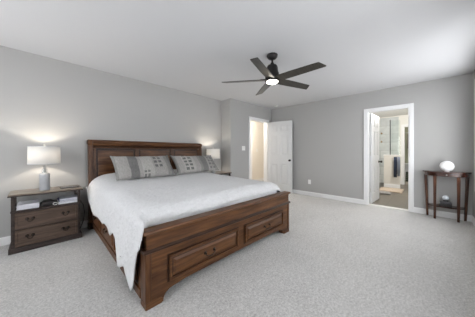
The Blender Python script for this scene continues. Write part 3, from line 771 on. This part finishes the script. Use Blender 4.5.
# ------------------------------------------------------------------ ceiling fan
FX, FY, FZ = 2.185, 1.47, 2.12
fan = thing('ceiling_fan', 'dark bronze five-blade ceiling fan with lit round light', 'ceiling fan', (FX, FY, HC))
z = lambda v: v-HC
MB().lathe([(.072, 0), (.074, -.008), (.068, -.03), (.05, -.052), (.028, -.062), (.016, -.066)], n=36).build('canopy', M_fan, fan, smooth=True)
MB().lathe([(.013, -.06), (.013, -.135)], n=16).lathe([(.020, -.105), (.024, -.115), (.022, -.132), (.03, -.14)], n=24).build('downrod', M_fan, fan, smooth=True)
MB().lathe([(.03, -.135), (.062, -.145), (.074, -.17), (.078, -.22), (.090, -.25), (.094, -.285), (.094, -.318), (.088, -.330), (.06, -.336)], n=40).build('motor_housing', M_fan, fan, smooth=True)
MB().lathe([(.070, -.332), (.094, -.336), (.096, -.350), (.088, -.356)], n=40).build('light_ring', M_fan, fan, smooth=True)
MB().lathe([(.076, -.350), (.076, -.362), (.068, -.370), (.042, -.376), (.01, -.378)], n=40).build('light_lens', M_fanlight, fan, smooth='all')
for k in range(5):
    A = -1.58+k*2*PI/5
    R = Matrix.Translation(Vector((0, 0, FZ-HC-.012))) @ Matrix.Rotation(A, 4, 'Z') @ Matrix.Rotation(math.radians(-13), 4, 'X')
    out = [(.07, -.045), (.13, -.064), (.30, -.066), (.62, -.056), (.640, -.052), (.685, .044), (.678, .054), (.30, .064), (.13, .064), (.07, .045)]
    m = MB().prism(out, -.004, .004, 'z', R)
    bl = m.build('blade', M_blade, fan, bevel=.002)
    R2 = Matrix.Translation(Vector((0, 0, FZ-HC-.006))) @ Matrix.Rotation(A, 4, 'Z') @ Matrix.Rotation(math.radians(-13), 4, 'X')
    MB().prism([(.06, -.022), (.15, -.03), (.17, 0), (.15, .03), (.06, .022)], .0, .008, 'z', R2).build('blade_bracket', M_fan, bl, bevel=.002)

# ------------------------------------------------------------------ console table
CX, CY = XB-.016, -.253
ct = thing('console_table', 'dark cherry half-moon console table against the wall right of the bathroom', 'console table', (CX, CY, 0))
def halfmoon(rx, ry, n=28, x0=0):
    return [(x0-rx*math.sin(PI*k/n)**.62, -ry*math.cos(PI*k/n)) for k in range(n+1)]
MB().prism(halfmoon(.285, .290), .792, .812, 'z').build('tabletop', M_cherry, ct, bevel=.005)
MB().prism(halfmoon(.255, .262), .735, .792, 'z').build('apron', M_cherry, ct, bevel=.002)
def cleg(x, y, dx, dy):
    m = MB(); pts = []
    for zz_, sc, t in ((0, .015, 1), (.2, .017, .72), (.735, .021, 0)):
        pts.append([m.bm.verts.new((x+dx*t+a*sc, y+dy*t+b*sc, zz_)) for a, b in ((-1, -1), (1, -1), (1, 1), (-1, 1))])
    for a, b in zip(pts, pts[1:]):
        for k in range(4): m.bm.faces.new((a[k], a[(k+1) % 4], b[(k+1) % 4], b[k]))
    m.bm.faces.new(pts[0][::-1]); m.bm.faces.new(pts[-1])
    m.build('leg', M_cherryv, ct, bevel=.003)
cleg(-.022, .246, .0, -.022); cleg(-.022, -.246, 0, .022); cleg(-.225, .135, .035, .0); cleg(-.225, -.135, .035, .0)
sh2 = [(x*1.0, y) for x, y in halfmoon(.215, .225)]
MB().prism(sh2, .205, .220, 'z').build('lower_shelf', M_cherry, ct, bevel=.003)
MB().lathe([(.004, 0), (.009, .006), (.011, .014), (.006, .022), (.002, .024)], n=16, M=Matrix.Translation(Vector((-.255, 0, .762))) @ Matrix.Rotation(-PI/2, 4, 'Y')).build('knob', M_nickel, ct, smooth=True)
gb = thing('glass_globe', 'round milky white glass globe on top of the console table', 'globe', (4.80, -.262, .812))
MB().lathe([(.030, 0), (.032, .003), (.028, .008)], n=28).build('foot', M_gl, gb, smooth=True)
prof = [(.088*math.sin(PI*k/24), .092-.088*math.cos(PI*k/24)) for k in range(1, 24)]
MB().lathe(prof, n=40).build('orb', M_gl, gb, smooth='all')
bx = thing('trinket_box', 'dark trinket box on the lower shelf of the console table', 'box', (4.835, -.250, .220))
MB().box(-.045, .045, -.068, .068, 0, .055).build('case', M_dark, bx, bevel=.004); MB().prism([(-.072, .055), (.072, .055), (.066, .072), (.03, .080), (-.03, .080), (-.066, .072)], -.048, .048, 'x').build('lid', plain('dark_grey_lid', (.06, .06, .07, 1), .3), bx, bevel=.003)
fg = thing('snow_globe', 'small clear and white globe ornament on the dark trinket box', 'ornament', (4.835, -.25, .300))
MB().lathe([(.030, 0), (.034, .008), (.028, .02), (.022, .024)], n=24).build('stand', M_dark, fg, smooth=True)
prof = [(.044*math.sin(PI*k/18), .060-.044*math.cos(PI*k/18)) for k in range(1, 18)]
MB().lathe(prof, n=28).build('orb', plain('pale_glass_ball', (.62, .66, .70, 1), .1), fg, smooth='all')

# ------------------------------------------------------------------ wall plates, detector
def plate(loc, facing, w, h, label, kind):
    o = thing('light_switch' if kind == 's' else 'wall_outlet', label, 'light switch' if kind == 's' else 'outlet', loc, facing)
    MB().box(-w/2, w/2, -.006, 0, -h/2, h/2).build('plate', M_plastic, o, bevel=.002)
    n = max(1, round(w/.06)) if kind == 's' else 1
    for k in range(n):
        x = (k-(n-1)/2)*.046
        if kind == 's': MB().box(x-.016, x+.016, -.010, -.006, -.032, .032).build('rocker', M_plastic, o, bevel=.002)
        else:
            for s in (-1, 1): MB().box(x-.015, x+.015, -.008, -.006, s*.02-.013, s*.02+.013).build('socket', M_plastic, o, bevel=.003)
plate((3.70, YB, 1.24), 0, .12, .115, 'white double light switch on grey wall left of the entry door', 's')
plate((5.87, HY, 1.21), 0, .075, .115, 'white switch plate on the beige hall wall through the entry door', 's')
plate((XB, 2.18, .36), -PI/2, .072, .115, 'white outlet low on the grey wall right of the open door', 'o')
sd = thing('smoke_detector', 'small white smoke detector on the ceiling above the entry door', 'detector', (4.62, 2.98, HC))
MB().lathe([(.055, 0), (.055, -.012), (.048, -.026), (.02, -.030)], n=28).build('body', M_plastic, sd, smooth=True)
MB().lathe([(.052, -.012), (.056, -.013), (.056, -.016), (.052, -.017)], n=28).build('vent_ring', M_rug2, sd, smooth=True)
# brass hooks on the bathroom side of the tiled wall
for zc, w_ in ((1.83, 'upper'), (1.52, 'lower')):
    h = thing('robe_hook', w_+' of two brass hooks on the shower wall beside the open bathroom door', 'hook', (BX1-.012, 1.17, zc), 0, 'brass hooks on the shower wall')
    MB().lathe([(.03, 0), (.03, .006), (.01, .01)], n=16, M=Matrix.Rotation(-PI/2, 4, 'Y')).build('backplate', M_brass, h, smooth=True)
    MB().tube([(0, 0, 0), (-.05, 0, 0), (-.065, 0, .02), (-.06, 0, .045)], .010, 8).build('peg', M_brass, h, smooth=True)
